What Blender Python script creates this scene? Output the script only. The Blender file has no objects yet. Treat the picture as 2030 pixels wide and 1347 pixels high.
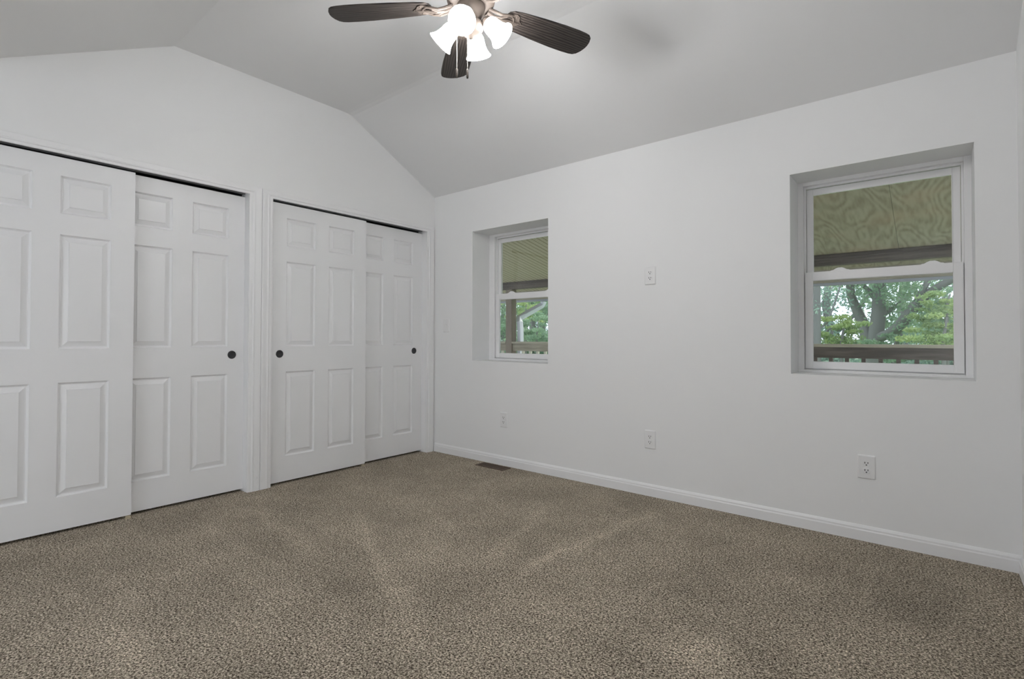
import bpy, bmesh, math, random
import numpy as np
from mathutils import Vector, Matrix
random.seed(7); rng = np.random.default_rng(7)
SC = bpy.context.scene
COL = SC.collection
R = math.radians

# ------------------------------------------------------------------ camera
W_, H_ = 2030, 1347
cam_d = bpy.data.cameras.new('camera'); cam = bpy.data.objects.new('camera', cam_d); COL.objects.link(cam)
yaw, pitch, roll, FPX = .7014, .0155, .0026, 1021.33
fw = Vector((-math.sin(yaw)*math.cos(pitch), math.cos(yaw)*math.cos(pitch), math.sin(pitch)))
rt = Vector((math.cos(yaw), math.sin(yaw), 0)); up = rt.cross(fw)
rt2 = math.cos(roll)*rt + math.sin(roll)*up; up2 = -math.sin(roll)*rt + math.cos(roll)*up
m = Matrix((rt2, up2, -fw)).transposed().to_4x4(); m.translation = (3.6624, -3.4086, 1.0822)
cam.matrix_world = m
cam_d.sensor_fit = 'HORIZONTAL'; cam_d.sensor_width = 36
cam_d.lens = FPX/W_*36
cam_d.shift_x = 31.43/W_; cam_d.shift_y = -18.38/W_
cam_d.clip_start = .02; cam_d.clip_end = 300
SC.camera = cam

# ------------------------------------------------------------------ colour, world, sun, daylight
SC.view_settings.view_transform = 'Standard'; SC.view_settings.look = 'None'
SC.view_settings.exposure = 0.05; SC.view_settings.gamma = 1; SC.view_settings.use_curve_mapping = False
SC.cycles.use_denoising = True
SC.cycles.max_bounces = 10; SC.cycles.diffuse_bounces = 6; SC.cycles.transparent_max_bounces = 24
SC.cycles.sample_clamp_indirect = 6
world = bpy.data.worlds.new('world'); SC.world = world; world.use_nodes = True
wn = world.node_tree; bg = wn.nodes['Background']
bg.inputs['Color'].default_value = (.80, .88, 1.0, 1); bg.inputs['Strength'].default_value = 2.1
sun_d = bpy.data.lights.new('sun', 'SUN'); sun_d.energy = 5.0; sun_d.angle = R(25); sun_d.color = (1, .96, .88)
sun = bpy.data.objects.new('sun', sun_d); COL.objects.link(sun); sun.rotation_euler = (R(-62), 0, R(-14))
# behind the camera: daylight at the right window, fill lamp at an added door
def area(name, loc, rot, sx, sy, e, col=(1, 1, 1)):
    d = bpy.data.lights.new(name, 'AREA'); d.shape = 'RECTANGLE'; d.size = sx; d.size_y = sy; d.energy = e; d.color = col
    o = bpy.data.objects.new(name, d); COL.objects.link(o); o.location = loc; o.rotation_euler = rot
    return o
area('daylight_right', (4.13, -5.0, 1.42), (R(90), 0, R(90)), .7, 1.4, 8, (.95, .975, 1))
area('fill_front', (1.55, -5.74, 1.06), (R(90), 0, 0), .8, 1.95, 16, (.97, .985, 1))

# ------------------------------------------------------------------ materials
def mat(name, col=(.8, .8, .8), rough=.5, metal=0, spec=.5):
    mt = bpy.data.materials.new(name); mt.use_nodes = True
    b = mt.node_tree.nodes['Principled BSDF']
    b.inputs['Base Color'].default_value = (*col, 1); b.inputs['Roughness'].default_value = rough
    b.inputs['Metallic'].default_value = metal; b.inputs['Specular IOR Level'].default_value = spec
    return mt
def nt(mt): return mt.node_tree.nodes, mt.node_tree.links, mt.node_tree.nodes['Principled BSDF']
def bumped(mt, scale, strength, dist=.001, detail=3, stretch=None):
    n, l, b = nt(mt)
    tc = n.new('ShaderNodeTexCoord'); no = n.new('ShaderNodeTexNoise'); bu = n.new('ShaderNodeBump')
    no.inputs['Scale'].default_value = scale; no.inputs['Detail'].default_value = detail
    bu.inputs['Strength'].default_value = strength; bu.inputs['Distance'].default_value = dist
    src = tc.outputs['Object']
    if stretch:
        mp = n.new('ShaderNodeMapping'); mp.inputs['Scale'].default_value = stretch; l.new(src, mp.inputs['Vector']); src = mp.outputs['Vector']
    l.new(src, no.inputs['Vector']); l.new(no.outputs['Fac'], bu.inputs['Height']); l.new(bu.outputs['Normal'], b.inputs['Normal'])
    return mt
M = {}
M['wall'] = bumped(mat('wall_paint', (.865, .868, .868), .75, spec=.3), 90, .12, .0006)
M['ceil'] = bumped(mat('ceiling_paint', (.82, .823, .826), .9, spec=.2), 60, .15, .0008)
M['trim'] = bumped(mat('trim_paint', (.87, .872, .878), .38), 40, .05, .0004, stretch=(1, 1, .2))
M['door'] = bumped(mat('door_paint', (.85, .853, .86), .42), 60, .10, .0004, stretch=(1, 6, .3))
M['vinyl'] = bumped(mat('window_vinyl', (.87, .867, .87), .35), 30, .03, .0003)
M['plate'] = bumped(mat('outlet_plastic', (.84, .84, .84), .3), 50, .03, .0002)
M['slot'] = bumped(mat('outlet_slot', (.05, .05, .05), .6), 50, .1)
M['black'] = bumped(mat('finger_pull_black', (.022, .022, .024), .45), 80, .1, .0004)
M['dark'] = bumped(mat('closet_shade', (.10, .10, .10), .9), 30, .1)
M['track'] = bumped(mat('track_metal', (.35, .35, .36), .4, .7), 80, .1)
M['guide'] = bumped(mat('guide_plastic', (.48, .42, .30), .5), 80, .1)
M['vent'] = bumped(mat('vent_brown', (.10, .065, .045), .5, .3), 80, .1)
M['ventin'] = bumped(mat('vent_dark', (.02, .018, .016), .8), 80, .1)
M['chain'] = bumped(mat('chain_metal', (.60, .57, .50), .35, .8), 200, .1)

def bronze():
    mt = mat('aged_bronze', (.05, .04, .033), .6, .1, .2); n, l, b = nt(mt)
    no = n.new('ShaderNodeTexNoise'); no.inputs['Scale'].default_value = 18; no.inputs['Detail'].default_value = 4
    cr = n.new('ShaderNodeValToRGB'); cr.color_ramp.elements[0].color = (.024, .019, .016, 1); cr.color_ramp.elements[1].color = (.075, .06, .05, 1)
    tc = n.new('ShaderNodeTexCoord'); l.new(tc.outputs['Object'], no.inputs['Vector']); l.new(no.outputs['Fac'], cr.inputs['Fac']); l.new(cr.outputs['Color'], b.inputs['Base Color'])
    return mt
M['bronze'] = bronze()
def wood(name, c1, c2, sc, stretch, rough=.6, dist=4.0, wscale=3.0, bump=.25, c3=None, bd='Y'):
    mt = mat(name, c1, rough, spec=.3); n, l, b = nt(mt)
    tc = n.new('ShaderNodeTexCoord'); mp = n.new('ShaderNodeMapping'); mp.inputs['Scale'].default_value = stretch
    wv = n.new('ShaderNodeTexWave'); wv.wave_type = 'BANDS'; wv.bands_direction = bd
    wv.inputs['Scale'].default_value = wscale; wv.inputs['Distortion'].default_value = dist; wv.inputs['Detail'].default_value = 3
    wv.inputs['Detail Scale'].default_value = 1.2; wv.inputs['Detail Roughness'].default_value = .55
    no = n.new('ShaderNodeTexNoise'); no.inputs['Scale'].default_value = sc; no.inputs['Detail'].default_value = 5
    mx = n.new('ShaderNodeMix'); mx.data_type = 'FLOAT'; mx.inputs['Factor'].default_value = .4
    cr = n.new('ShaderNodeValToRGB'); cr.color_ramp.elements[0].position = .25; cr.color_ramp.elements[1].position = .75
    cr.color_ramp.elements[0].color = (*c1, 1); cr.color_ramp.elements[1].color = (*c2, 1)
    if c3:
        e = cr.color_ramp.elements.new(.5); e.color = (*c3, 1)
    bu = n.new('ShaderNodeBump'); bu.inputs['Strength'].default_value = bump; bu.inputs['Distance'].default_value = .002
    l.new(tc.outputs['Object'], mp.inputs['Vector']); l.new(mp.outputs['Vector'], wv.inputs['Vector']); l.new(mp.outputs['Vector'], no.inputs['Vector'])
    l.new(wv.outputs['Fac'], mx.inputs['A']); l.new(no.outputs['Fac'], mx.inputs['B']); l.new(mx.outputs['Result'], cr.inputs['Fac'])
    l.new(cr.outputs['Color'], b.inputs['Base Color']); l.new(mx.outputs['Result'], bu.inputs['Height']); l.new(bu.outputs['Normal'], b.inputs['Normal'])
    return mt
M['blade'] = wood('blade_wood', (.012, .009, .008), (.045, .037, .032), 14, (1.6, 14, 14), .5, 6, 1.6, .3)
M['beam'] = wood('stained_or_backlit_lumber', (.055, .043, .034), (.12, .098, .08), 6, (1.2, 14, 14), .8, 3, 2)  # beam colour, reused as backlit shade on the right rail and balusters
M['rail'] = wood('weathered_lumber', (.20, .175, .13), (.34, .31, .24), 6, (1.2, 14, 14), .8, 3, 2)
M['baluster'] = wood('sunlit_lumber', (.46, .44, .36), (.62, .60, .50), 6, (12, 12, 1.2), .8, 3, 2, bd='X')  # sunlit cream tone put into the lumber colour
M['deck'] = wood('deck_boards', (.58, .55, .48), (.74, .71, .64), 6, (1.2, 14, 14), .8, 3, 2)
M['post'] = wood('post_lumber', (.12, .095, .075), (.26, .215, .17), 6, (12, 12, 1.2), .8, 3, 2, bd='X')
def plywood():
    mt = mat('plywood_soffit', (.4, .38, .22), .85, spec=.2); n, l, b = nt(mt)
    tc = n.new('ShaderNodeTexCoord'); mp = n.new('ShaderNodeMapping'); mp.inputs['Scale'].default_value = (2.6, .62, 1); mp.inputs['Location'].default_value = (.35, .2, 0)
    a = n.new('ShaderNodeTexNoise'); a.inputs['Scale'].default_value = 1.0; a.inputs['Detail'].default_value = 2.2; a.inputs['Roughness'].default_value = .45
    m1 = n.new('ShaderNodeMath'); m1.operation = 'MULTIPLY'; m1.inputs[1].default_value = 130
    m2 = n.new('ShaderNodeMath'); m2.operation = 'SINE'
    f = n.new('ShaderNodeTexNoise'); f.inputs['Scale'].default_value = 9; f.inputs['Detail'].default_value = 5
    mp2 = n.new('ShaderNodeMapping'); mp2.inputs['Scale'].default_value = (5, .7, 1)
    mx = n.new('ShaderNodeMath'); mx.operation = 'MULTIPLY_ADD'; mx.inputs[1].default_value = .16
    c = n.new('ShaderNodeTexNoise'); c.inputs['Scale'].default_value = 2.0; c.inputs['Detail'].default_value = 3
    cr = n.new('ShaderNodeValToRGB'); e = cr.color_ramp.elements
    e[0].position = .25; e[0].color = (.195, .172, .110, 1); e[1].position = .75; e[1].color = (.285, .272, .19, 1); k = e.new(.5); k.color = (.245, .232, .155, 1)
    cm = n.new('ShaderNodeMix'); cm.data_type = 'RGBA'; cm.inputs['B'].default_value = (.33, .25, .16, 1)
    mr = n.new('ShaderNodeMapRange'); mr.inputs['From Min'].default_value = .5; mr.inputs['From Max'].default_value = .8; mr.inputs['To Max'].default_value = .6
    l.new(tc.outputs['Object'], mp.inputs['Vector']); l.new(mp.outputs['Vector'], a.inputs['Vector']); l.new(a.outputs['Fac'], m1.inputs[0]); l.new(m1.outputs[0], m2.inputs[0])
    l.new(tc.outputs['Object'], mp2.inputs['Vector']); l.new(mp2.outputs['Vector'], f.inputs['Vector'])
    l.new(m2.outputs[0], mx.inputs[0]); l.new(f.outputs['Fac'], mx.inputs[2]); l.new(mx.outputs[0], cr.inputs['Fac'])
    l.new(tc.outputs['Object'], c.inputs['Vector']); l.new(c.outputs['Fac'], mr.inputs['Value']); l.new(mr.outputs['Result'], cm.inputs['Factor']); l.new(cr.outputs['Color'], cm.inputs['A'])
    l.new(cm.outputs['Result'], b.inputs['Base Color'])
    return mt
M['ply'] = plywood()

def plygroove():
    mt = wood('grooved_plywood', (.31, .285, .19), (.42, .395, .28), 6, (9, 1.0, 1), .85, 2.0, 1.2, .1, bd='X')
    n, l, b = nt(mt)
    tc = n.new('ShaderNodeTexCoord'); sx = n.new('ShaderNodeSeparateXYZ'); l.new(tc.outputs['Object'], sx.inputs[0])
    m1 = n.new('ShaderNodeMath'); m1.operation = 'MULTIPLY'; m1.inputs[1].default_value = 1/.07; l.new(sx.outputs['X'], m1.inputs[0])
    fr = n.new('ShaderNodeMath'); fr.operation = 'FRACT'; l.new(m1.outputs[0], fr.inputs[0])
    gt = n.new('ShaderNodeMath'); gt.operation = 'LESS_THAN'; gt.inputs[1].default_value = .28; l.new(fr.outputs[0], gt.inputs[0])
    src = b.inputs['Base Color'].links[0].from_socket
    mx = n.new('ShaderNodeMix'); mx.data_type = 'RGBA'; mx.inputs['B'].default_value = (.22, .20, .11, 1)
    l.new(gt.outputs[0], mx.inputs['Factor']); l.new(src, mx.inputs['A']); l.new(mx.outputs['Result'], b.inputs['Base Color'])
    return mt
M['plyg'] = plygroove()
M['gutterdark'] = bumped(mat('gutter_metal_dark', (.26, .27, .30), .5, spec=.4), 20, .05)  # darker grey than the downspout metal
M['gutter'] = bumped(mat('gutter_metal', (.66, .68, .76), .4, spec=.5), 20, .05)

def shade_mat():
    mt = bpy.data.materials.new('frosted_glass_lit'); mt.use_nodes = True
    n, l = mt.node_tree.nodes, mt.node_tree.links; b = n['Principled BSDF']
    b.inputs['Base Color'].default_value = (.95, .95, .95, 1); b.inputs['Roughness'].default_value = .4
    no = n.new('ShaderNodeTexNoise'); no.inputs['Scale'].default_value = 30
    tc = n.new('ShaderNodeTexCoord'); l.new(tc.outputs['Object'], no.inputs['Vector'])
    mr = n.new('ShaderNodeMapRange'); mr.inputs['To Min'].default_value = SHADE_E*.95; mr.inputs['To Max'].default_value = SHADE_E*1.05
    l.new(no.outputs['Fac'], mr.inputs['Value']); l.new(mr.outputs['Result'], b.inputs['Emission Strength'])
    b.inputs['Emission Color'].default_value = (1, .99, .985, 1)
    return mt
SHADE_E = 64.0
M['shade'] = shade_mat()

def glass_mat():
    mt = bpy.data.materials.new('window_glass'); mt.use_nodes = True
    n, l = mt.node_tree.nodes, mt.node_tree.links; n.remove(n['Principled BSDF'])
    out = n['Material Output']; tr = n.new('ShaderNodeBsdfTransparent'); gl = n.new('ShaderNodeBsdfGlossy'); fr = n.new('ShaderNodeFresnel'); mx = n.new('ShaderNodeMixShader')
    tr.inputs['Color'].default_value = (.94, .96, .96, 1); gl.inputs['Roughness'].default_value = .01; fr.inputs['IOR'].default_value = 1.45
    l.new(fr.outputs[0], mx.inputs[0]); l.new(tr.outputs[0], mx.inputs[1]); l.new(gl.outputs[0], mx.inputs[2]); l.new(mx.outputs[0], out.inputs['Surface'])
    return mt
M['glass'] = glass_mat()

def leaf_mat(name, c1, c2, c3):
    mt = bpy.data.materials.new(name); mt.use_nodes = True
    n, l = mt.node_tree.nodes, mt.node_tree.links; b = n['Principled BSDF']; out = n['Material Output']
    tc = n.new('ShaderNodeTexCoord')
    no = n.new('ShaderNodeTexNoise'); no.inputs['Scale'].default_value = .9; no.inputs['Detail'].default_value = 6; no.inputs['Roughness'].default_value = .75
    l.new(tc.outputs['Object'], no.inputs['Vector'])
    cr = n.new('ShaderNodeValToRGB'); e = cr.color_ramp.elements
    e[0].position = .36; e[0].color = (*c1, 1); e[1].position = .64; e[1].color = (*c3, 1); k = e.new(.5); k.color = (*c2, 1)
    l.new(no.outputs['Fac'], cr.inputs['Fac']); l.new(cr.outputs['Color'], b.inputs['Base Color']); b.inputs['Roughness'].default_value = .6
    tl = n.new('ShaderNodeBsdfTranslucent'); l.new(cr.outputs['Color'], tl.inputs['Color'])
    mx = n.new('ShaderNodeMixShader'); mx.inputs[0].default_value = .45
    l.new(b.outputs[0], mx.inputs[1]); l.new(tl.outputs[0], mx.inputs[2]); l.new(mx.outputs[0], out.inputs['Surface'])
    return mt
M['leaf_y'] = leaf_mat('leaf_yellow_green', (.17, .26, .12), (.30, .40, .16), (.44, .52, .20))
M['leaf_g'] = leaf_mat('leaf_green', (.12, .21, .13), (.22, .34, .21), (.34, .46, .26))
M['leaf_b'] = leaf_mat('leaf_blue_green', (.15, .24, .19), (.25, .37, .29), (.38, .50, .38))  # distance haze put into a bluish leaf colour
M['bark'] = bumped(mat('bark', (.17, .17, .155), .9), 8, .6, .02, 6, (1, 1, .25))
M['lawn'] = leaf_mat('lawn_grass', (.12, .24, .08), (.20, .36, .12), (.28, .46, .16))

def carpet():
    mt = mat('carpet_pile', (.2, .17, .13), .95, spec=.1); n, l, b = nt(mt)
    def N(t, **kw):
        x = n.new(t)
        for k, v in kw.items(): setattr(x, k, v)
        return x
    def math_(op, a, c=None, clamp=False):
        x = N('ShaderNodeMath', operation=op, use_clamp=clamp)
        for i, v in enumerate((a, c)):
            if v is None: continue
            if isinstance(v, (int, float)): x.inputs[i].default_value = v
            else: l.new(v, x.inputs[i])
        return x.outputs[0]
    tc = N('ShaderNodeTexCoord'); P = tc.outputs['Object']
    f = N('ShaderNodeTexNoise'); f.inputs['Scale'].default_value = 150; f.inputs['Detail'].default_value = 3.0; f.inputs['Roughness'].default_value = .62; f.inputs['Distortion'].default_value = .6
    l.new(P, f.inputs['Vector'])
    v = N('ShaderNodeTexVoronoi'); v.inputs['Scale'].default_value = 150; l.new(P, v.inputs['Vector'])
    cr = N('ShaderNodeValToRGB'); e = cr.color_ramp.elements
    e[0].position = .33; e[0].color = (.022, .017, .011, 1); e[1].position = .66; e[1].color = (.82, .735, .60, 1)
    k = e.new(.44); k.color = (.14, .115, .085, 1); k = e.new(.53); k.color = (.395, .345, .265, 1)
    l.new(f.outputs['Fac'], cr.inputs['Fac'])
    # hue drift between yarns
    h = N('ShaderNodeTexNoise'); h.inputs['Scale'].default_value = 70; l.new(P, h.inputs['Vector'])
    # pile lay: broad vacuum strokes with soft edges, laid in two directions
    sx = N('ShaderNodeSeparateXYZ'); l.new(P, sx.inputs[0]); X, Y = sx.outputs['X'], sx.outputs['Y']
    wob = N('ShaderNodeTexNoise'); wob.inputs['Scale'].default_value = 3.0; wob.inputs['Detail'].default_value = 4; l.new(P, wob.inputs['Vector'])
    wv = math_('MULTIPLY', math_('SUBTRACT', wob.outputs['Fac'], .5), .20)
    total = None
    for (x0, y0, x1, y1, wd, amp) in STROKES:
        L = math.hypot(x1-x0, y1-y0); ux, uy = (x1-x0)/L, (y1-y0)/L
        dx = math_('SUBTRACT', X, x0); dy = math_('SUBTRACT', Y, y0)
        al = math_('ADD', math_('MULTIPLY', dx, ux), math_('MULTIPLY', dy, uy))
        pe = math_('ADD', math_('SUBTRACT', math_('MULTIPLY', dy, ux), math_('MULTIPLY', dx, uy)), wv)
        a1 = math_('MULTIPLY', math_('SUBTRACT', wd*.65, math_('ABSOLUTE', pe)), 11, True)
        a2 = math_('MULTIPLY', math_('SUBTRACT', L/2, math_('ABSOLUTE', math_('SUBTRACT', al, L/2))), 6, True)
        s = math_('MULTIPLY', math_('MULTIPLY', a1, a2), amp*(1.2 if amp > 0 else .7))
        total = s if total is None else math_('ADD', total, s)
    big = N('ShaderNodeTexNoise'); big.inputs['Scale'].default_value = 2.2; big.inputs['Detail'].default_value = 5; big.inputs['Roughness'].default_value = .6; l.new(P, big.inputs['Vector'])
    bt = math_('MULTIPLY', math_('SUBTRACT', big.outputs['Fac'], .5), .9)
    val = math_('ADD', math_('ADD', 1.0, bt), total)
    hs = N('ShaderNodeHueSaturation'); l.new(cr.outputs['Color'], hs.inputs['Color']); l.new(val, hs.inputs['Value'])
    hh = math_('ADD', .47, math_('MULTIPLY', h.outputs['Fac'], .05)); l.new(hh, hs.inputs['Hue'])
    l.new(hs.outputs['Color'], b.inputs['Base Color'])
    bu = N('ShaderNodeBump'); bu.inputs['Strength'].default_value = .6; bu.inputs['Distance'].default_value = .006
    l.new(f.outputs['Fac'], bu.inputs['Height']); l.new(bu.outputs['Normal'], b.inputs['Normal'])
    return mt
STROKES = [
    # x0, y0, x1, y1, width, lightness
    (0.86, -1.49, 2.06, -2.08, 0.10, 0.26), (0.31, -1.90, 1.36, -2.00, 0.09, 0.22), (0.37, -2.21, 1.32, -2.19, 0.09, 0.18), (1.75, -0.60, 2.07, -1.62, 0.10, 0.22), (2.35, -0.21, 2.18, -1.52, 0.09, 0.32), (2.22, -1.19, 2.21, -1.63, 0.12, 0.22), (0.44, -2.75, 1.31, -2.72, 0.07, 0.20), (0.45, -2.96, 1.07, -2.88, 0.07, 0.20), (0.01, -2.51, 0.56, -2.47, 0.06, 0.18), (1.15, -1.11, 1.68, -1.39, 0.08, 0.18), (3.44, -0.22, 3.45, -0.89, 0.07, 0.22), (2.77, -1.08, 2.70, -1.46, 0.10, 0.20), (1.20, -2.39, 1.81, -2.27, 0.08, 0.15), (1.23, -2.82, 1.77, -2.85, 0.12, 0.20), (2.86, -1.52, 3.20, -1.63, 0.25, 0.28), (1.78, -1.90, 2.34, -2.20, 0.16, 0.14), (3.71, -0.31, 3.56, -0.92, 0.22, -0.24), (2.81, -0.64, 3.01, -0.85, 0.20, -0.18), (0.62, -1.83, 1.41, -1.92, 0.08, -0.14), (2.37, -1.89, 2.70, -1.70, 0.20, -0.12), (1.44, -2.05, 2.08, -2.23, 0.14, -0.12), (3.01, -0.70, 3.32, -0.83, 0.10, 0.15)]
M['carpet'] = carpet()

# ------------------------------------------------------------------ geometry helpers
def obj(name, bm, m_, parent=None, smooth=False, bevel=0):
    me = bpy.data.meshes.new(name)
    bmesh.ops.recalc_face_normals(bm, faces=bm.faces)
    if smooth:
        for f in bm.faces: f.smooth = True
    bm.to_mesh(me); bm.free()
    o = bpy.data.objects.new(name, me); COL.objects.link(o)
    me.materials.append(m_)
    if parent: o.parent = parent
    if bevel:
        b = o.modifiers.new('bevel', 'BEVEL'); b.width = bevel; b.segments = 2; b.limit_method = 'ANGLE'
    return o
def box(bm, x0, x1, y0, y1, z0, z1):
    vs = [bm.verts.new((x, y, z)) for x in (x0, x1) for y in (y0, y1) for z in (z0, z1)]
    for f in ((0, 1, 3, 2), (4, 6, 7, 5), (0, 4, 5, 1), (2, 3, 7, 6), (0, 2, 6, 4), (1, 5, 7, 3)):
        bm.faces.new([vs[i] for i in f])
def prism(bm, pts, axis, a, b):
    """pts: 2D polygon in the two other axes, extruded along axis from a to b"""
    def P(p, t):
        return {'x': (t, p[0], p[1]), 'y': (p[0], t, p[1]), 'z': (p[0], p[1], t)}[axis]
    A = [bm.verts.new(P(p, a)) for p in pts]; B = [bm.verts.new(P(p, b)) for p in pts]
    bm.faces.new(A); bm.faces.new(B[::-1])
    for i in range(len(pts)):
        j = (i+1) % len(pts); bm.faces.new((A[i], B[i], B[j], A[j]))
def tube(bm, pts, rad, seg=8, cap=True):
    """round tube through pts; rad is a number or a list"""
    pts = [Vector(p) for p in pts]; n = len(pts)
    rads = rad if isinstance(rad, (list, tuple)) else [rad]*n
    rings = []; prev = None
    for i, p in enumerate(pts):
        t = (pts[min(i+1, n-1)] - pts[max(i-1, 0)]).normalized()
        if prev is None:
            a = Vector((0, 0, 1)) if abs(t.z) < .9 else Vector((1, 0, 0)); u = t.cross(a).normalized()
        else:
            u = (prev - t*prev.dot(t)).normalized()
        prev = u; w = t.cross(u)
        rings.append([bm.verts.new(p + rads[i]*(math.cos(k*2*math.pi/seg)*u + math.sin(k*2*math.pi/seg)*w)) for k in range(seg)])
    for A, B in zip(rings, rings[1:]):
        for k in range(seg):
            j = (k+1) % seg; bm.faces.new((A[k], A[j], B[j], B[k]))
    if cap:
        bm.faces.new(rings[0][::-1]); bm.faces.new(rings[-1])
def lathe(bm, prof, seg=32, center=(0, 0, 0), mtx=None, closed=False):
    """prof: list of (r, z)"""
    c = Vector(center); rings = []
    for r, z in prof:
        ring = []
        for k in range(seg if r > 1e-6 else 1):
            a = 2*math.pi*k/seg; p = Vector((r*math.cos(a), r*math.sin(a), z))
            if mtx: p = mtx @ p
            ring.append(bm.verts.new(p + c))
        rings.append(ring)
    pr = list(zip(rings, rings[1:]))
    if closed: pr.append((rings[-1], rings[0]))
    for A, B in pr:
        if len(A) == 1 and len(B) == 1: continue
        for k in range(seg):
            j = (k+1) % seg
            if len(A) == 1: bm.faces.new((A[0], B[k], B[j]))
            elif len(B) == 1: bm.faces.new((A[k], A[j], B[0]))
            else: bm.faces.new((A[k], A[j], B[j], B[k]))
def tag(o, label=None, cat=None, group=None, kind=None):
    if label: o['label'] = label
    if cat: o['category'] = cat
    if group: o['group'] = group
    if kind: o['kind'] = kind
    return o
def empty(name, loc, rz=0):
    o = bpy.data.objects.new(name, None); COL.objects.link(o); o.location = loc; o.rotation_euler = (0, 0, rz); o.empty_display_size = .1
    return o
def struct(name, bm, m_, label, cat, **kw):
    return tag(obj(name, bm, m_, **kw), label, cat, kind='structure')
def new(): return bmesh.new()

# ------------------------------------------------------------------ room shell
RX = 3.978; YF = -5.6; HC = 2.44
PROF = [(0, 2.44), (-.90, 2.909), (-.935, 2.925), (-.97, 2.933), (-1.01, 2.936), (-2.25, 2.936), (-3.21, 2.44), (YF, 2.44)]
def top(y):
    for (a, za), (b, zb) in zip(PROF, PROF[1:]):
        if b <= y <= a: return za + (zb-za)*(a-y)/(a-b)
    return HC
def gable_piece(bm, ya, yb, z0, x0, x1):      # ya > yb
    pts = [(ya, z0), (ya, top(ya))] + [p for p in PROF if yb < p[0] < ya] + [(yb, top(yb)), (yb, z0)]
    prism(bm, pts, 'x', x0, x1)
OH = 2.125                                     # rough opening head
OL = (-3.27, -1.765); OR = (-1.607, -.098)     # closet openings (y range)

bm = new(); box(bm, 0, RX, YF, 0, -.03, 0); box(bm, -.75, 0, -3.4, 0, -.03, -.0005)
struct('floor', bm, M['carpet'], 'flecked brown beige cut pile carpet over the whole floor', 'carpet')
bm = new()
prism(bm, PROF + [(YF, 3.0), (0, 3.0)], 'x', 0, RX)
struct('ceiling', bm, M['ceil'], 'matt white tray ceiling with sloped sides and a flat centre', 'ceiling')
bm = new()
gable_piece(bm, 0, OR[1], 0, -.115, 0); gable_piece(bm, OR[1], OR[0], OH, -.115, 0)
gable_piece(bm, OR[0], OL[1], 0, -.115, 0); gable_piece(bm, OL[1], OL[0], OH, -.115, 0)
gable_piece(bm, OL[0], YF, 0, -.115, 0)
struct('wall_left', bm, M['wall'], 'off white gable wall holding the two closet openings', 'wall')
bm = new(); gable_piece(bm, 0, -4.6, 0, RX, RX+.115); gable_piece(bm, -5.4, YF, 0, RX, RX+.115); gable_piece(bm, -4.6, -5.4, 2.2, RX, RX+.115); box(bm, RX, RX+.115, -5.4, -4.6, 0, .65)
struct('wall_right', bm, M['wall'], 'off white wall seen as a thin strip at the right edge', 'wall')
# closet interior, its shade put into a dark wall colour
bm = new(); box(bm, -.76, -.70, -3.4, .0, 0, 2.44); box(bm, -.70, -.115, -3.4, -3.34, 0, 2.44); box(bm, -.70, -.115, -.06, 0, 0, 2.44); box(bm, -.76, -.115, -3.4, 0, 2.44, 2.5); box(bm, -.7, -.115, -1.72, -1.66, 0, 2.44)
struct('wall_closet', bm, M['dark'], 'inner walls of the closets behind the sliding doors, coloured dark for shade', 'wall')
# window wall, 0.30 thick, two deep recesses
ZS, ZT = .88, 2.046
WIN = [(.502, 1.325, .536), (3.035, 3.829, 3.035)]      # recess x0, x1, unit x0
bm = new(); T = .30
xs = [-.76, WIN[0][0], WIN[0][1], WIN[1][0], WIN[1][1], RX+.115]
for i in range(5):
    if i in (1, 3):
        box(bm, xs[i], xs[i+1], 0, T, 0, ZS); box(bm, xs[i], xs[i+1], 0, T, ZT, 3.0)
    else: box(bm, xs[i], xs[i+1], 0, T, 0, 3.0)
bmesh.ops.remove_doubles(bm, verts=bm.verts, dist=1e-5)
struct('wall_back', bm, M['wall'], 'off white wall with two deep window recesses', 'wall')
# wall behind the camera with a door opening added for fill light
bm = new(); box(bm, -.115, 1.1, YF-.12, YF, 0, 3.0); box(bm, 2.0, RX+.115, YF-.12, YF, 0, 3.0); box(bm, 1.1, 2.0, YF-.12, YF, 2.12, 3.0)
struct('wall_front', bm, M['wall'], 'off white wall behind the viewer', 'wall')

# baseboards
BP = [(0, 0), (.015, 0), (.015, .054), (.0115, .060), (.0115, .068), (.006, .077), (.003, .081), (0, .081)]
bm = new(); prism(bm, [(-p[0], p[1]) for p in BP], 'x', .017, RX-.0001)
struct('baseboard_back', bm, M['trim'], 'white baseboard with moulded top along the window wall', 'baseboard')
bm = new(); prism(bm, [(RX-p[0], p[1]) for p in BP], 'y', YF+.001, -.0155)
struct('baseboard_right', bm, M['trim'], 'white baseboard along the right wall', 'baseboard')
bm = new(); prism(bm, [(p[0], p[1]) for p in BP], 'y', YF+.001, OL[0]-.085)
struct('baseboard_left', bm, M['trim'], 'white baseboard beside the left closet', 'baseboard')

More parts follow.
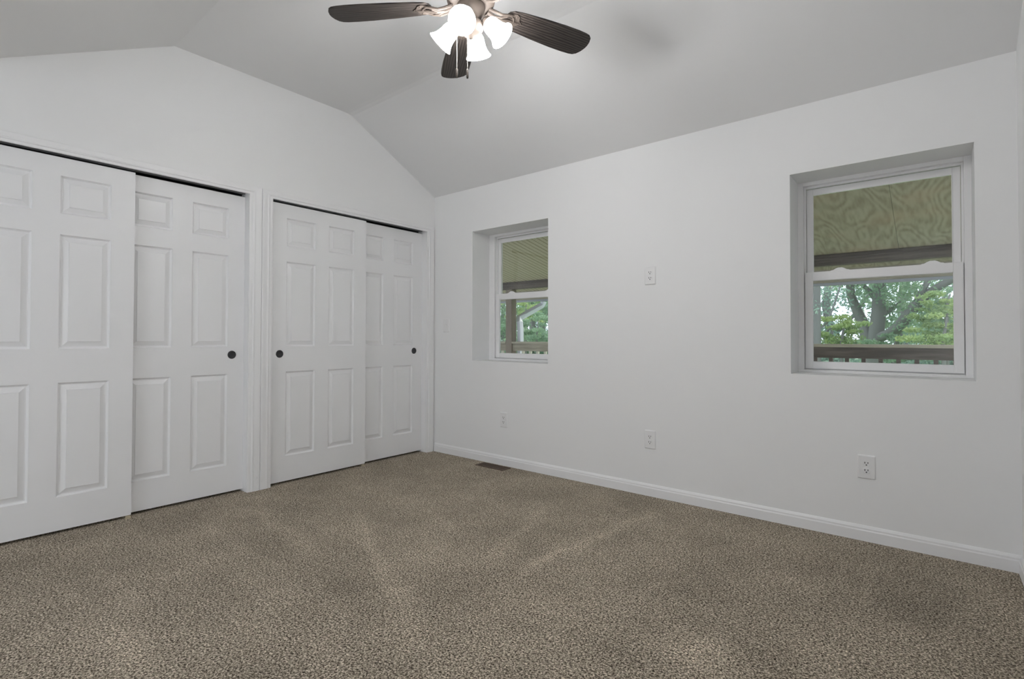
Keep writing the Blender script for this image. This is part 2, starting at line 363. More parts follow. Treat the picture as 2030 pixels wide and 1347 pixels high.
# closet casings: fluted flat profile (t across from the opening edge, height out of the wall)
def casing_prof(w):
    k = w/.058
    return [(0, 0), (0, .010), (.006*k, .0115), (.016*k, .0115), (.019*k, .0155), (.024*k, .0165), (.029*k, .0145), (.036*k, .0150), (.046*k, .0165), (.055*k, .0170), (.058*k, .0150), (.058*k, 0)]
ZC = 2.0945
def casing(name, label, ya, yb, wa, wb, wh):   # ya<yb visible opening edges; wa, wb jamb widths
    root = empty(name, (0, ya, 0)); tag(root, label, 'door casing', kind='structure')
    def P(pts, m_=M['trim'], n='jamb_casing', smooth=False):
        b = new()
        A = [b.verts.new(p) for p in pts[0]]; B = [b.verts.new(p) for p in pts[1]]
        b.faces.new(A); b.faces.new(B[::-1])
        for i in range(len(A)):
            j = (i+1) % len(A); b.faces.new((A[i], B[i], B[j], A[j]))
        o = obj(n, b, m_); o.parent = root; o.location = (0, -ya, 0)
        return o
    # the mitre: head profile offset scales along with the jamb offset
    def side(y, s, w):
        pr = casing_prof(w); ph = casing_prof(wh)
        lo = [(h, y + s*t, 0) for t, h in pr]; hi = [(h, y + s*t, ZC + ph[i][0]) for i, (t, h) in enumerate(pr)]
        P((lo, hi))
    side(ya, -1, wa); side(yb, 1, wb)
    ph = casing_prof(wh); pa = casing_prof(wa); pb = casing_prof(wb)
    P(([(h, ya - pa[i][0], ZC + t) for i, (t, h) in enumerate(ph)], [(h, yb + pb[i][0], ZC + t) for i, (t, h) in enumerate(ph)]), n='head_casing')
    # jamb boards lining the opening
    b = new(); box(b, -.115, 0, ya-.006, ya+.001, 0, OH); box(b, -.115, 0, yb-.001, yb+.006, 0, OH)
    o = obj('jamb_lining', b, M['trim']); o.parent = root; o.location = (0, -ya, 0)
    b = new(); box(b, -.11, -.008, ya+.002, yb-.002, 2.108, 2.1245); box(b, -.012, -.009, ya+.002, yb-.002, 2.100, 2.108); box(b, -.062, -.058, ya+.002, yb-.002, 2.100, 2.108)
    o = obj('sliding_track', b, M['track']); o.parent = root; o.location = (0, -ya, 0); tag(o, 'grey metal double track above the doors')
    return root
casing('trim_1', 'white fluted casing and track of the left closet opening', OL[0]+.001, -1.7715, .06, .086, .055)
casing('trim_2', 'white casing and track of the closet opening nearest the corner', -1.6035, -.1035, .0795, .0845, .055)
b = new(); lathe(b, [(0, .0192), (.004, .0185), (.0075, .0165), (.009, .0120)], 20, mtx=Matrix.Rotation(R(90), 3, 'Y'))
o = obj('casing_plug', b, M['plate'], smooth=True); o.location = (.0, -1.705, .095)
tag(o, 'small round white plug low on the casing between the closets', 'plug')

# ------------------------------------------------------------------ six panel sliding doors
def door(name, y0, width, xface, label, pull=None):
    """y0 = left (more negative) edge"""
    z0, z1 = .016, 2.081; th = .035; st = .118; md = .117
    pw = (width - 2*st - md)/2
    ys = [0, st, st+pw, st+pw+md, width-st, width]
    zs = [z0, .200, .829, 1.017, 1.652, 1.769, 1.979, z1]
    bm = new(); rings = [(0, 0), (.003, -.006), (.009, -.0125), (.014, -.0125), (.022, -.0095), (.0395, -.0035), (.0405, 0.0)]
    def quad(a, b_, c, d): bm.faces.new([bm.verts.new(p) for p in (a, b_, c, d)])
    for i in range(5):
        for j in range(7):
            ya, yb, za, zb = ys[i], ys[i+1], zs[j], zs[j+1]
            if i in (1, 3) and j in (1, 3, 5):
                for (o1, d1), (o2, d2) in zip(rings, rings[1:]):
                    A = [(d1, ya+o1, za+o1), (d1, yb-o1, za+o1), (d1, yb-o1, zb-o1), (d1, ya+o1, zb-o1)]
                    B = [(d2, ya+o2, za+o2), (d2, yb-o2, za+o2), (d2, yb-o2, zb-o2), (d2, ya+o2, zb-o2)]
                    for k in range(4): quad(A[k], A[(k+1) % 4], B[(k+1) % 4], B[k])
                o2, d2 = rings[-1]
                quad((d2, ya+o2, za+o2), (d2, yb-o2, za+o2), (d2, yb-o2, zb-o2), (d2, ya+o2, zb-o2))
            else: quad((0, ya, za), (0, yb, za), (0, yb, zb), (0, ya, zb))
    w = width
    quad((-th, 0, z0), (-th, 0, z1), (-th, w, z1), (-th, w, z0))
    bm2 = [((0, 0, z0), (-th, 0, z0), (-th, w, z0), (0, w, z0)), ((0, 0, z1), (0, w, z1), (-th, w, z1), (-th, 0, z1))]
    for q in bm2: quad(*q)
    for y in (0, w): quad((0, y, z0), (0, y, z1), (-th, y, z1), (-th, y, z0))
    bmesh.ops.remove_doubles(bm, verts=bm.verts, dist=1e-5)
    root = empty(name, (xface, y0, 0)); tag(root, label, 'closet door', kind='structure')
    obj('panel_slab', bm, M['door'], root)
    if pull is not None:
        b = new(); lathe(b, [(0, .0004), (.019, .0004), (.0205, .0018), (.0225, .003), (.0265, .003), (.028, .0016), (.0285, -.001)], 36, mtx=Matrix.Rotation(R(90), 3, 'Y'))
        o = obj('finger_pull', b, M['black'], root, smooth=True); o.location = (0.0004, pull - y0, .962); tag(o, 'round matt black finger pull')
    return root
XF, XB = -.020, -.062
door('door_1', -3.262, .817, XF, 'front white six panel sliding door cut by the left image edge')
door('door_2', -2.575, .811, XB, 'rear white six panel sliding door of the left closet, black pull at its right edge', -1.853)
door('door_3', -1.5995, .827, XF, 'front white six panel sliding door with black pull at its left edge', -1.530)
door('door_4', -.900, .800, XB, 'rear white six panel sliding door beside the room corner', -.199)
for k, (y, lb) in enumerate(((-2.462, 'small beige floor guide under the left closet doors'), (-.797, 'small beige floor guide under the closet doors near the corner'))):
    b = new(); box(b, -.085, -.012, y-.016, y+.016, 0, .004); box(b, -.0185, -.0145, y-.012, y+.012, .004, .0155); box(b, -.0605, -.0565, y-.012, y+.012, .004, .0155); box(b, -.004, .001, y-.012, y+.012, 0, .014)
    box(b, -.0145, -.004, y-.012, y+.012, 0, .004)
    tag(obj('door_guide', b, M['guide'], bevel=.001), lb, 'door guide', 'floor guides under the sliding doors')

# ------------------------------------------------------------------ windows
def ring(bm, x0, x1, z0, z1, w, ya, yb, wb=None, wt=None):
    wb = w if wb is None else wb; wt = w if wt is None else wt
    box(bm, x0, x0+w, ya, yb, z0, z1); box(bm, x1-w, x1, ya, yb, z0, z1)
    box(bm, x0+w, x1-w, ya, yb, z0, z0+wb); box(bm, x0+w, x1-w, ya, yb, z1-wt, z1)
def window(name, x0, x1, ux, label):
    root = empty(name, (ux, .23, ZS)); tag(root, label, 'window', kind='structure')
    O = (-ux, -.23, -ZS)
    def add(n, b, m_, par=None, bevel=.0015, lb=None):
        o = obj(n, b, m_, bevel=bevel); o.parent = par or root
        if par is None: o.location = O
        if lb: tag(o, lb)
        return o
    w = .794; a, c = ux, ux+w
    b = new(); ring(b, a, c, ZS, ZT, .030, .232, .30, .016, .022); ring(b, a+.030, c-.030, ZS+.016, ZT-.022, .010, .262, .30, .012, .014)
    if ux > x0+.01: box(b, x0, a, .232, .30, ZS, ZT)
    box(b, a-.0, c, .224, .236, ZS, ZS+.010)
    add('window_frame', b, M['vinyl'])
    # upper sash, set further out
    b = new(); ring(b, a+.042, c-.042, 1.470, ZT-.040, .034, .272, .296, .02, .036)
    ring(b, a+.074, c-.074, 1.485, ZT-.074, .004, .268, .274, .004, .005)
    us = add('upper_sash', b, M['vinyl'])
    b = new(); box(b, a+.077, c-.077, .282, .286, 1.489, ZT-.077); add('glass_pane', b, M['glass'], us, 0)
    # lower sash, proud of the frame
    zb, zt = ZS+.022, 1.492
    b = new(); ring(b, a+.034, c-.034, zb, zt, .040, .248, .270, .042, .052)
    ring(b, a+.072, c-.072, zb+.040, zt-.050, .004, .252, .262, .004, .004)
    for f in (.27, .80):      # moulded sash lock keepers on the meeting rail
        cx = a + w*f
        pts = [(cx-.052, zt-.001), (cx-.045, zt+.003), (cx-.034, zt+.005), (cx-.022, zt+.013), (cx-.010, zt+.018), (cx+.010, zt+.018), (cx+.022, zt+.013), (cx+.034, zt+.005), (cx+.045, zt+.003), (cx+.052, zt-.001)]
        prism(b, pts, 'y', .252, .2665)
    ls = add('lower_sash', b, M['vinyl'])
    b = new(); box(b, a+.075, c-.075, .256, .260, zb+.043, zt-.053); add('glass_pane', b, M['glass'], ls, 0)
    return root
window('window_1', *WIN[0], 'white vinyl single hung window in the recess beside the room corner')
window('window_2', *WIN[1], 'white vinyl single hung window in the recess at right, tree outside')
# door frame added for the fill light, and window, behind the viewer
b = new(); ring(b, 1.1, 2.0, 0.0, 2.12, .06, YF-.10, YF-.04)
d5 = empty('fill_door', (1.1, YF, 0)); tag(d5, 'white door frame added in the wall behind the viewer for fill light', 'added door', kind='structure')
o = obj('door_frame', b, M['vinyl'], d5); o.location = (-1.1, -YF, 0)
b = new(); box(b, RX+.03, RX+.09, -5.4, -4.6, .65, .70); box(b, RX+.03, RX+.09, -5.4, -4.6, 2.15, 2.2); box(b, RX+.03, RX+.09, -4.65, -4.6, .7, 2.15); box(b, RX+.03, RX+.09, -5.4, -5.35, .7, 2.15); box(b, RX+.04, RX+.08, -5.35, -4.65, 1.40, 1.44)
w3 = empty('window_3', (RX, -5.0, .65)); tag(w3, 'white window in the right wall behind the viewer', 'window', kind='structure')
o = obj('window_frame', b, M['vinyl'], w3); o.location = (-RX, 5.0, -.65)

# ------------------------------------------------------------------ outlets, switch, vent
def plate_mesh(w, h, t):
    b = new(); r = .004
    def rr(w, h, z):
        pts = []
        for cx, cz, a0 in ((w/2-r, h/2-r, 0), (-w/2+r, h/2-r, 90), (-w/2+r, -h/2+r, 180), (w/2-r, -h/2+r, 270)):
            for k in range(4):
                a = R(a0 + k*30); pts.append((cx + r*math.cos(a), z, cz + r*math.sin(a)))
        return pts
    L = [rr(w, h, 0), rr(w, h, -t*.35), rr(w-.010, h-.010, -t)]
    V = [[b.verts.new(p) for p in ring_] for ring_ in L]
    b.faces.new(V[0]); b.faces.new(V[-1][::-1])
    for A, B in zip(V, V[1:]):
        for k in range(len(A)):
            j = (k+1) % len(A); b.faces.new((A[k], B[k], B[j], A[j]))
    return b
outlet0 = empty('electrical_outlet', (0, 0, 0))
obj('cover_plate', plate_mesh(.080, .127, .0075), M['plate'], outlet0)
for s in (1, -1):
    b = new(); pts = []
    for k in range(24):
        a = 2*math.pi*k/24; pts.append((.0172*math.cos(a), max(-.0135, min(.0135, .0172*math.sin(a)))))
    prism(b, pts, 'y', -.0095, -.004)
    rc = obj('receptacle', b, M['plate'], outlet0, bevel=.0006); rc.location = (0, 0, s*.0195)
    b = new(); box(b, -.0085, -.0050, -.0100, -.0090, -.001, .0085); box(b, .0050, .0085, -.0100, -.0090, 0, .008)
    pts = [(.0034*math.cos(k*math.pi/6), -.0075 + .0034*math.sin(k*math.pi/6)) for k in range(12)]
    prism(b, pts, 'y', -.0100, -.0090)
    sl = obj('socket_slots', b, M['slot'], rc); tag(sl, 'dark slots and ground hole')
b = new(); lathe(b, [(0, .0087), (.0025, .0085), (.0032, .0070)], 12, mtx=Matrix.Rotation(R(90), 3, 'X')); obj('plate_screw', b, M['plate'], outlet0, smooth=True)
def copy_tree(o, parent=None):
    c = o.copy(); COL.objects.link(c); c.parent = parent
    for ch in list(o.children): copy_tree(ch, c)
    return c
OUT = [((.875, 0, .3865), 'white duplex outlet low on the wall below the left window'),
       ((2.177, 0, .3865), 'white duplex outlet low on the wall, below the high one in mid wall'),
       ((3.391, 0, .3955), 'white duplex outlet low on the wall below the right window'),
       ((2.180, 0, 1.5185), 'white duplex outlet high on the wall between the two windows')]
src = outlet0
for i, (p, lb) in enumerate(OUT):
    o = src if i == 0 else copy_tree(src)
    o.location = p; tag(o, lb, 'outlet', 'duplex outlets on the window wall')
sw = empty('light_switch', (.172, 0, 1.2025)); tag(sw, 'white toggle switch plate between the closet and the left window', 'light switch')
obj('cover_plate', plate_mesh(.084, .127, .006), M['plate'], sw)
b = new(); box(b, -.005, .005, -.0075, -.005, -.012, .012); prism(b, [(-.005, -.010), (-.016, .004), (-.015, .009), (-.005, .008)], 'x', -.0038, .0038)
obj('toggle', b, M['plate'], sw, bevel=.0006)
for z in (.030, -.030):
    b = new(); lathe(b, [(0, .0072), (.0025, .0070), (.0032, .0058)], 12, center=(0, 0, z), mtx=Matrix.Rotation(R(90), 3, 'X')); obj('plate_screw', b, M['plate'], sw, smooth=True)

fv = empty('floor_vent', (.835, -.098, 0)); tag(fv, 'brown louvred floor register in the carpet by the baseboard', 'vent')
b = new(); box(b, -.150, .150, -.055, -.043, 0, .006); box(b, -.150, .150, .043, .055, 0, .006); box(b, -.150, -.136, -.043, .043, 0, .006); box(b, .136, .150, -.043, .043, 0, .006)
obj('vent_frame', b, M['vent'], fv, bevel=.001)
b = new()
for k in range(15):
    x = -.126 + k*.018; box(b, x-.004, x+.004, -.043, .043, .001, .005)
box(b, -.136, .136, -.002, .002, .001, .0056)
obj('louvres', b, M['vent'], fv)
b = new(); box(b, -.136, .136, -.043, .043, .0002, .0009); obj('duct_opening', b, M['ventin'], fv)

# ------------------------------------------------------------------ ceiling fan
FX, FY, FZ = 2.087, -1.726, 2.585
fan = empty('ceiling_fan', (FX, FY, 2.936)); tag(fan, 'dark five blade ceiling fan with four lit white glass shades', 'ceiling fan')
dz = FZ - 2.936          # blade plane in fan space
def fo(n, b, m_, par=fan, **kw): return obj(n, b, m_, par, **kw)
b = new(); lathe(b, [(0, 0), (.075, 0), (.078, -.008), (.072, -.035), (.045, -.060), (.020, -.068), (0, -.068)], 40); fo('canopy', b, M['bronze'], smooth=True)
b = new(); tube(b, [(0, 0, -.066), (0, 0, dz+.150)], .0125, 16); fo('downrod', b, M['bronze'], smooth=True)
b = new(); lathe(b, [(0, dz+.155), (.03, dz+.153), (.045, dz+.140), (.085, dz+.130), (.112, dz+.108), (.120, dz+.080), (.118, dz+.052), (.104, dz+.036), (.110, dz+.026), (.106, dz+.010), (.088, dz+.000), (.075, dz-.004), (.0, dz-.004)], 48)
fo('motor_housing', b, M['bronze'], smooth=True)
b = new(); lathe(b, [(0, dz-.002), (.062, dz-.002), (.066, dz-.012), (.060, dz-.040), (.050, dz-.052), (.044, dz-.075), (.056, dz-.088), (.055, dz-.112), (.036, dz-.132), (.014, dz-.140), (.010, dz-.152), (0, dz-.156)], 40)
fo('light_kit_hub', b, M['bronze'], smooth=True)
# blades with their irons
def blade_mesh():
    b = new(); out = []
    side = [(.185, .038), (.205, .053), (.25, .061), (.36, .071), (.48, .078), (.56, .079), (.605, .0765), (.628, .072), (.644, .060), (.656, .036), (.661, .014)]
    pts = [(r, w) for r, w in side] + [(.662, 0)] + [(r, -w) for r, w in side[::-1]] + [(.178, -.015), (.178, .015)]
    prism(b, pts, 'z', -.003, .003)
    return b
def iron_mesh():
    b = new()
    # two curved arms leaving the motor, an open oval scroll and a three lobed plate under the blade
    for s in (1, -1):
        tube(b, [(.085, s*.018, -.002), (.115, s*.026, -.014), (.145, s*.030, -.020), (.180, s*.034, -.014), (.205, s*.036, -.008)], [.008, .0075, .0065, .006, .004], 8)
        tube(b, [(.120, s*.004, -.016), (.150, s*.014, -.022), (.175, s*.026, -.018)], [.005, .005, .004], 8)
    ov = [(.190 + .032*math.cos(t*math.pi/10), .030*math.sin(t*math.pi/10), -.0095) for t in range(21)]
    tube(b, ov, .0048, 8, cap=False)
    tube(b, [(.085, 0, -.004), (.120, 0, -.016), (.160, 0, -.020), (.195, 0, -.012), (.245, 0, -.0075)], [.010, .008, .006, .007, .005], 8)
    pts = [(.200, -.040), (.222, -.046), (.240, -.036), (.250, -.014), (.268, 0), (.250, .014), (.240, .036), (.222, .046), (.200, .040), (.212, .020), (.206, 0), (.212, -.020)]
    prism(b, pts, 'z', -.0075, -.0035)
    for x, y in ((.228, .030), (.228, -.030), (.252, 0)): lathe(b, [(0, -.0105), (.004, -.0098), (.0052, -.0075)], 12, center=(x, y, 0))
    return b
PH0 = math.degrees(1.219)
bl_me = ir_me = None
for k in range(5):
    if k == 0:
        bo = fo('blade', blade_mesh(), M['blade'], bevel=.0008); io = obj('blade_iron', iron_mesh(), M['bronze'], bo, smooth=False)
        first = (bo, io)
    else:
        bo = first[0].copy(); COL.objects.link(bo); io = first[1].copy(); COL.objects.link(io); io.parent = bo; bo.parent = fan
    bo.rotation_euler = (Matrix.Rotation(R(PH0 + 72*k), 3, 'Z') @ Matrix.Rotation(R(-9), 3, 'X')).to_euler()
    bo.location = (0, 0, dz)
# arms, sockets, shades
for k, az in enumerate((298, 28, 118, 208)):
    a = R(az); d = Vector((math.cos(a), math.sin(a), 0)); ax = (d*math.sin(R(44)) + Vector((0, 0, -1))*math.cos(R(44))).normalized()
    neck = d*.070 + Vector((0, 0, dz-.080))
    b = new(); tube(b, [d*.040 + Vector((0, 0, dz-.098)), d*.060 + Vector((0, 0, dz-.078)), neck - ax*.012, neck + ax*.004], [.009, .009, .010, .012], 12)
    q = Vector((0, 0, 1)).rotation_difference(ax).to_matrix()
    lathe(b, [(0, -.012), (.014, -.012), (.022, .000), (.026, .012), (.024, .018), (0, .018)], 24, center=neck, mtx=q)
    fo('lamp_arm', b, M['bronze'], smooth=True)
    b = new()
    prof = [(.022, .010), (.034, .018), (.040, .030), (.042, .044), (.043, .060), (.0455, .076), (.050, .092), (.057, .106), (.0645, .116), (.066, .1185)]
    prof = [(r*.9, z*.9+.001) for r, z in prof]
    inner = [(r-.003, z) for r, z in prof[::-1]]
    lathe(b, prof + inner, 36, center=neck, mtx=q, closed=True)
    sh = fo('lamp_shade', b, M['shade'], smooth=True); tag(sh, 'glowing white bell shaped glass shade')
    b = new(); lathe(b, [(0, .014), (.013, .016), (.014, .034), (.024, .054), (.027, .066), (.025, .080), (.014, .090), (0, .093)], 24, center=neck, mtx=q)
    obj('light_bulb', b, M['shade'], sh, smooth=True)
# pull chains
yawv = Vector((math.cos(yaw), math.sin(yaw), 0))
for k, (lat, dep, z0_, z1_) in enumerate(((-.060, -.030, 2.49, 2.278), (-.012, -.045, 2.475, 2.268))):
    p = yawv*lat + Vector((-math.sin(yaw), math.cos(yaw), 0))*dep
    b = new(); zz = z0_ - 2.936
    tube(b, [(p.x*.8, p.y*.8, zz+.02), (p.x, p.y, zz-.004), (p.x, p.y, z1_-2.936)], .0011, 6)
    while zz > z1_-2.936:
        bmesh.ops.create_icosphere(b, subdivisions=1, radius=.0019, matrix=Matrix.Translation((p.x, p.y, zz))); zz -= .0055
    ch = fo('pull_chain', b, M['chain'], smooth=True)
    b = new(); lathe(b, [(0, .004), (.003, .003), (.0045, -.002), (.0052, -.014), (.0052, -.030), (.004, -.038), (0, -.040)], 16, center=(p.x, p.y, z1_-2.936))
    pd = obj('pendant', b, M['bronze'], ch, smooth=True); tag(pd, 'small dark pendant at the end of the chain')

# ------------------------------------------------------------------ porch outside the windows
SL = .187; ZB = 1.918      # soffit slope and its height at the beam (y = 2.6)
def soffit(y): return ZB + (2.6-y)*SL
def slab(bm, x0, x1, ya, yb, t=.016):
    prism(bm, [(ya, soffit(ya)), (yb, soffit(yb)), (yb, soffit(yb)+t), (ya, soffit(ya)+t)], 'x', x0, x1)
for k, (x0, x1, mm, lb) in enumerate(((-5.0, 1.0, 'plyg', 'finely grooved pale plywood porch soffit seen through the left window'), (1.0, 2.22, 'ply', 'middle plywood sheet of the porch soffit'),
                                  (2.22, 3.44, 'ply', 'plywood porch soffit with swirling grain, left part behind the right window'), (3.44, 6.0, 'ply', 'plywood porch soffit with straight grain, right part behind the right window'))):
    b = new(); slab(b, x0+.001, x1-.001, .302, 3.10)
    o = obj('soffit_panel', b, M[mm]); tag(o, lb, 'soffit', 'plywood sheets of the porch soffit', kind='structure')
b = new(); prism(b, [(.302, soffit(.302)+.017), (3.14, soffit(3.14)+.017), (3.14, soffit(3.14)+.05), (.302, soffit(.302)+.05)], 'x', -5, 6)
struct('porch_roof', b, M['beam'], 'roof boards above the porch soffit', 'roof')
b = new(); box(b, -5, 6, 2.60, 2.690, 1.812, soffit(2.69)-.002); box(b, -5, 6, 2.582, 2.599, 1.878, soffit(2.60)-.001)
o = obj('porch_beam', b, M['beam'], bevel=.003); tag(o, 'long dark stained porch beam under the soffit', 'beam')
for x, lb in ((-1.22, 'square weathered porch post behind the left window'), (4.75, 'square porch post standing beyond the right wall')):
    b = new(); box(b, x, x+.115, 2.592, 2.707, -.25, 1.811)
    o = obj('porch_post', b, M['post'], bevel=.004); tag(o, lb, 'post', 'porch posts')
def railing(x0, x1, lb, xs_):
    root = empty('porch_railing', (x0, 2.62, 0)); tag(root, lb, 'railing')
    def add(n, b, m_):
        o = obj(n, b, m_, bevel=.002); o.parent = root; o.location = (-x0, -2.62, 0); return o
    b = new(); box(b, x0, x1, 2.585, 2.700, 1.003, 1.033); add('cap_rail', b, M['rail'])
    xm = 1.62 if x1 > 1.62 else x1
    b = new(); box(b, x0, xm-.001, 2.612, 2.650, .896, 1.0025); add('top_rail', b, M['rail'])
    if xm < x1:  # backlit shade of this stretch put into a darker board colour
        b = new(); box(b, xm+.001, x1, 2.612, 2.650, .896, 1.0025); tag(add('top_rail', b, M['beam']), 'rail board coloured darker for its backlit shade')
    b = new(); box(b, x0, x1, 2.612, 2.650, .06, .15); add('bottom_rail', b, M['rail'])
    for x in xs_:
        b = new(); box(b, x, x+.034, 2.651, 2.685, .04, .985); add('baluster', b, M['baluster'] if x < 1.6 else M['beam'])  # sunlit left and backlit right put into the baluster colours
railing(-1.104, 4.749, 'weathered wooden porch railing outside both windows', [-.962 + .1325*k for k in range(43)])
railing(-4.9, -1.221, 'weathered wooden porch railing left of the post', [-4.8 + .1325*k for k in range(27)])
b = new()
for k in range(20): box(b, -5, 6, .302 + k*.142, .302 + k*.142 + .137, -.035, -.005)
struct('porch_deck', b, M['deck'], 'boarded porch deck outside the windows', 'deck')
b = new()
gp = [(3.150, 1.800), (3.150, 1.685), (3.165, 1.662), (3.225, 1.662), (3.245, 1.710), (3.262, 1.760), (3.262, 1.800), (3.256, 1.800), (3.256, 1.762), (3.239, 1.714), (3.220, 1.668), (3.168, 1.668), (3.156, 1.687), (3.156, 1.800)]
prism(b, gp, 'x', -5, 6)
tag(obj('rain_gutter', b, M['gutterdark']), 'pale metal gutter along the porch eave', 'gutter')
b = new(); box(b, -5, 6, 3.115, 3.149, 1.69, 1.83); tag(obj('fascia_board', b, M['rail']), 'fascia board behind the gutter', 'fascia')
def rect_tube(bm, pts, wx, wy):
    rings_ = []
    for i, p in enumerate(pts):
        p = Vector(p); t = (Vector(pts[min(i+1, len(pts)-1)]) - Vector(pts[max(i-1, 0)])).normalized()
        u = Vector((0, 1, 0)); u = (u - t*u.dot(t)).normalized(); w = t.cross(u)
        rings_.append([bm.verts.new(p + u*a*wy/2 + w*c*wx/2) for a, c in ((1, 1), (1, -1), (-1, -1), (-1, 1))])
    for A, B in zip(rings_, rings_[1:]):
        for k in range(4): bm.faces.new((A[k], A[(k+1) % 4], B[(k+1) % 4], B[k]))
    bm.faces.new(rings_[0][::-1]); bm.faces.new(rings_[-1])
b = new(); rect_tube(b, [(-.955, 3.197, 1.655), (-.958, 3.197, 1.64), (-.975, 3.19, 1.60), (-1.02, 3.12, 1.555), (-1.08, 2.90, 1.445), (-1.105, 2.78, 1.385), (-1.075, 2.752, 1.33), (-1.062, 2.750, 1.20), (-1.060, 2.750, -.3)], .062, .082)
tag(obj('downspout', b, M['gutter'], bevel=.004), 'pale metal downspout bending back to the porch post', 'downspout')

# ------------------------------------------------------------------ garden and trees
b = new(); box(b, -40, 30, 3.4, 70, -1.3, -1.2)
struct('lawn', b, M['lawn'], 'green lawn sloping away beyond the porch', 'lawn')
def leaves(n, centers, radii, size):
    c = np.array(centers); r = np.array(radii)
    wts = (r[:, 0]*r[:, 1]*r[:, 2])**.66; idx = rng.choice(len(c), n, p=wts/wts.sum())
    d = rng.normal(size=(n, 3)); d /= np.linalg.norm(d, axis=1)[:, None]
    p = c[idx] + d*r[idx]*(rng.random((n, 1))**.5)
    u = rng.normal(size=(n, 3)); u /= np.linalg.norm(u, axis=1)[:, None]
    w = np.cross(u, rng.normal(size=(n, 3))); w /= np.linalg.norm(w, axis=1)[:, None]
    s = size*(.6+.8*rng.random((n, 1)))
    V = np.stack([p-u*s, p+w*s*.45+u*s*.1, p+u*s, p-w*s*.45+u*s*.1], 1).reshape(-1, 3)
    F = np.arange(4*n).reshape(-1, 4)
    return V, F
def tree(name, label, cat, base, limbs, clumps, n, size, lm, group=None):
    root = empty(name, base); tag(root, label, cat, group)
    if limbs:
        b = new()
        for pts, rad in limbs: tube(b, pts, rad, 9)
        o = obj('trunk', b, M['bark'], smooth=True); o.parent = root; o.location = [-v for v in base]
    V, F = leaves(n, [q[0] for q in clumps], [q[1] for q in clumps], size)
    me = bpy.data.meshes.new('foliage'); me.from_pydata((V - np.array(base)).tolist(), [], F.tolist()); me.materials.append(M[lm])
    o = bpy.data.objects.new('foliage', me); COL.objects.link(o); o.parent = root
    return root
CAMP = Vector((3.6624, -3.4086, 1.0822)); CX, CY = 1015-31.4265, 673.5-18.3769
def at(px, py, Y):
    """world point at garden distance Y (used to read positions off the photograph once)"""
    d = rt2*((px-CX)/FPX) - up2*((py-CY)/FPX) + fw
    return tuple(CAMP + d*((Y - CAMP.y)/d.y))
G = -1.2
def gr(p): return (p[0], p[1], G)
# spreading oak in the middle of the right window
Y0 = 11.0
base = gr(at(1733, 690, Y0))
limbs = [([base, at(1733, 700, Y0), at(1737, 660, Y0), at(1742, 620, Y0), at(1742, 580, Y0), at(1750, 520, Y0), at(1756, 430, Y0)], [.20, .18, .15, .14, .12, .08, .05]),
         ([at(1728, 690, Y0), at(1716, 655, Y0+.2), at(1703, 625, Y0+.3), at(1688, 590, Y0+.2), at(1684, 560, Y0), at(1678, 500, Y0)], [.18, .13, .11, .09, .08, .05]),
         ([at(1735, 672, Y0), at(1760, 664, Y0-.2), at(1783, 648, Y0-.4), at(1800, 625, Y0-.5), at(1820, 600, Y0-.6), at(1850, 575, Y0-.7), at(1885, 555, Y0-.8), at(1930, 520, Y0-.9)], [.11, .11, .12, .11, .10, .08, .07, .04]),
         ([at(1816, 605, Y0-.6), at(1830, 575, Y0-.7), at(1850, 540, Y0-.8)], [.08, .06, .04]),
         ([at(1740, 600, Y0), at(1725, 578, Y0+.1), at(1700, 556, Y0+.2), at(1670, 530, Y0+.3)], [.07, .05, .04, .03]),
         ([at(1742, 630, Y0), at(1765, 615, Y0+.4), at(1795, 595, Y0+.6), at(1815, 560, Y0+.8)], [.07, .05, .04, .03]),
         ([at(1784, 690, Y0+1), at(1782, 655, Y0+.6)], [.09, .07])]
cl = [(at(1770, 560, Y0), (1.2, 1.2, .5)), (at(1800, 575, Y0-.3), (.7, .9, .5)), (at(1765, 610, Y0+.5), (.8, .8, .6)), (at(1860, 660, Y0-.8), (.8, .8, .6)), (at(1700, 560, Y0+.5), (.6, .9, .2)),
      (at(1880, 640, Y0-.5), (.6, .8, .5)), (at(1740, 490, Y0), (3.2, 2.2, .8)), (at(1780, 640, Y0+.8), (.7, .9, .5)), (at(1650, 480, Y0), (2, 2, .7)), (at(1880, 600, Y0-.8), (.45, .6, .3)), (at(1845, 625, Y0-1), (.4, .5, .3))]
tree('oak_tree', 'spreading tree with forked trunk and long slanting limb, right window', 'tree', base, limbs, cl, 15000, .042, 'leaf_g')
# straight trunk at the left edge of the right window
Y1 = 8.5; base = gr(at(1617, 680, Y1))
tree('maple_tree', 'straight dark trunk at the left edge of the right window', 'tree', base,
     [([base, at(1618, 680, Y1), at(1617, 560, Y1), at(1619, 400, Y1), at(1619, 200, Y1)], [.095, .085, .08, .07, .05]), ([at(1622, 655, Y1), at(1640, 640, Y1+.4), at(1655, 600, Y1+.8), at(1668, 560, Y1+1)], [.022, .02, .018, .012]), ([at(1632, 672, Y1+.6), at(1640, 655, Y1+.6), at(1652, 648, Y1+.7)], [.02, .018, .012])],
     [(at(1640, 480, Y1), (1.0, 1.0, .4)), (at(1650, 600, Y1+1.5), (.5, .8, .35)), (at(1614, 610, Y1-.2), (.12, .3, .16)), (at(1600, 350, Y1), (2, 2, .8))], 3500, .036, 'leaf_b')
def sub_clumps(c, rx, rz):
    out = [((c[0], c[1]+.2, c[2]-rz*.5), (rx*.8, .5, rz*.5))]
    for k in range(22):
        a = rng.random()*6.283; r_ = rng.random()**.6
        out.append(((c[0]+rx*1.1*r_*math.cos(a), c[1]+(rng.random()-.5)*1.2, c[2]+rz*1.1*r_*math.sin(a)), (rx*.26, .22, rz*.16)))
    return out
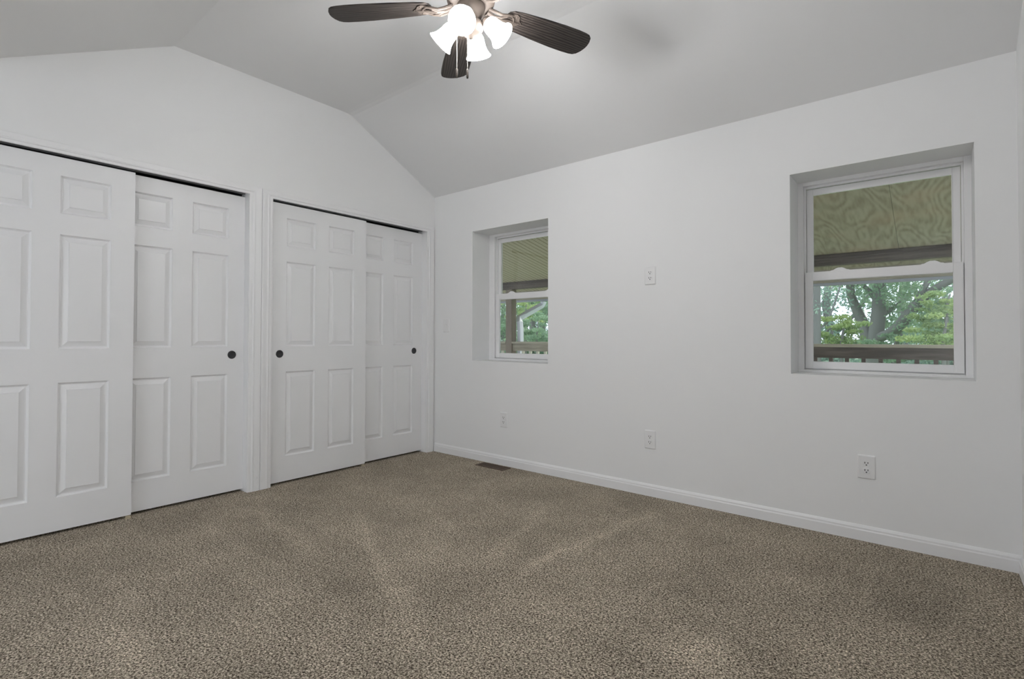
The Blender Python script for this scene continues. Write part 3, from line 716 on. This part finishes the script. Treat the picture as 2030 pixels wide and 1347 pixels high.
# bright understorey saplings
for px, py, Yy, rx, rz, n, lm, lb in ((1668, 662, 9.0, .62, .34, 900, 'leaf_y', 'bright yellow green sapling left of the forked trunk'), (1870, 655, 8.6, .55, .38, 900, 'leaf_y', 'bright yellow green sapling at the right edge of the right window'),
                                      (1770, 690, 9.2, .6, .28, 700, 'leaf_g', 'low green bush just above the railing in the right window'), (1876, 600, 9.5, .42, .25, 380, 'leaf_y', 'small yellow green crown high at the right of the right window'),
                                      (1064, 655, 9.5, .8, .50, 1400, 'leaf_g', 'green bush right of the downspout in the left window'), (1042, 612, 10.5, .7, .45, 900, 'leaf_y', 'pale green tree crown behind the downspout')):
    c = at(px, py, Yy); bs = gr(c)
    tree('sapling', lb, 'sapling', bs, [([bs, (c[0], c[1], c[2]-rz*.5), (c[0]+.05, c[1], c[2]+rz*.6)], [.05, .03, .012])],
         sub_clumps(c, rx, rz), n*4, .032, lm, 'saplings beyond the railing')
# woodland behind: individual trees
spots = [(-19, 17, 'leaf_b'), (-15.5, 20, 'leaf_g'), (-13.2, 15.5, 'leaf_g'), (-11.3, 18, 'leaf_b'), (-9.4, 14.5, 'leaf_g'), (-7.6, 17, 'leaf_y'), (-5.2, 20, 'leaf_b'), (-3, 17, 'leaf_g'), (-.8, 21, 'leaf_b'),
         (1.0, 17.5, 'leaf_b'), (2.9, 21, 'leaf_g'), (4.4, 17.5, 'leaf_b'), (6.6, 20, 'leaf_g'), (9, 17, 'leaf_b'), (12, 20, 'leaf_g')]
nm = {'leaf_b': 'blue green', 'leaf_g': 'mid green', 'leaf_y': 'light green'}
for i, (x, y, lm) in enumerate(spots):
    left = x < -4.5; hgt = (4.2 if left else 3.0) + rng.random()*.8
    bs = (x, y, G); lim = [([bs, (x+.1, y, .6), (x-.1, y, 2.2), (x+.1, y, hgt+1.5)], [.20, .16, .13, .05])]
    for s in (-1, 1): lim.append(([(x, y, .8+.4*rng.random()), (x+s*.7, y, 1.9), (x+s*1.5, y, 3.2)], [.09, .06, .03]))
    cls = []
    for k in range(9):
        a = rng.random()*6.28; rr_ = rng.random()*1.6
        zc = -.5 + rng.random()*(hgt+.5) if left else -.7 + (rng.random()**1.6)*3.6
        cls.append(((x+rr_*math.cos(a), y+rr_*math.sin(a), zc), (1.1, 1.1, .55)))
    cls.append(((x, y, -.4), (1.7, 1.3, .8))); cls.append(((x, y+.5, .5), (1.6, 1.2, .6)))
    place = 'far left woods' if x < -12 else 'left window woods' if left else 'woods between the windows' if x < 0 else 'right window woods' if x < 5 else 'far right woods'
    tree('woodland_tree', '%s tree of the %s beyond the lawn' % (nm[lm], place), 'tree', bs, lim, cls, 9000, .066, lm, 'woodland trees beyond the lawn')
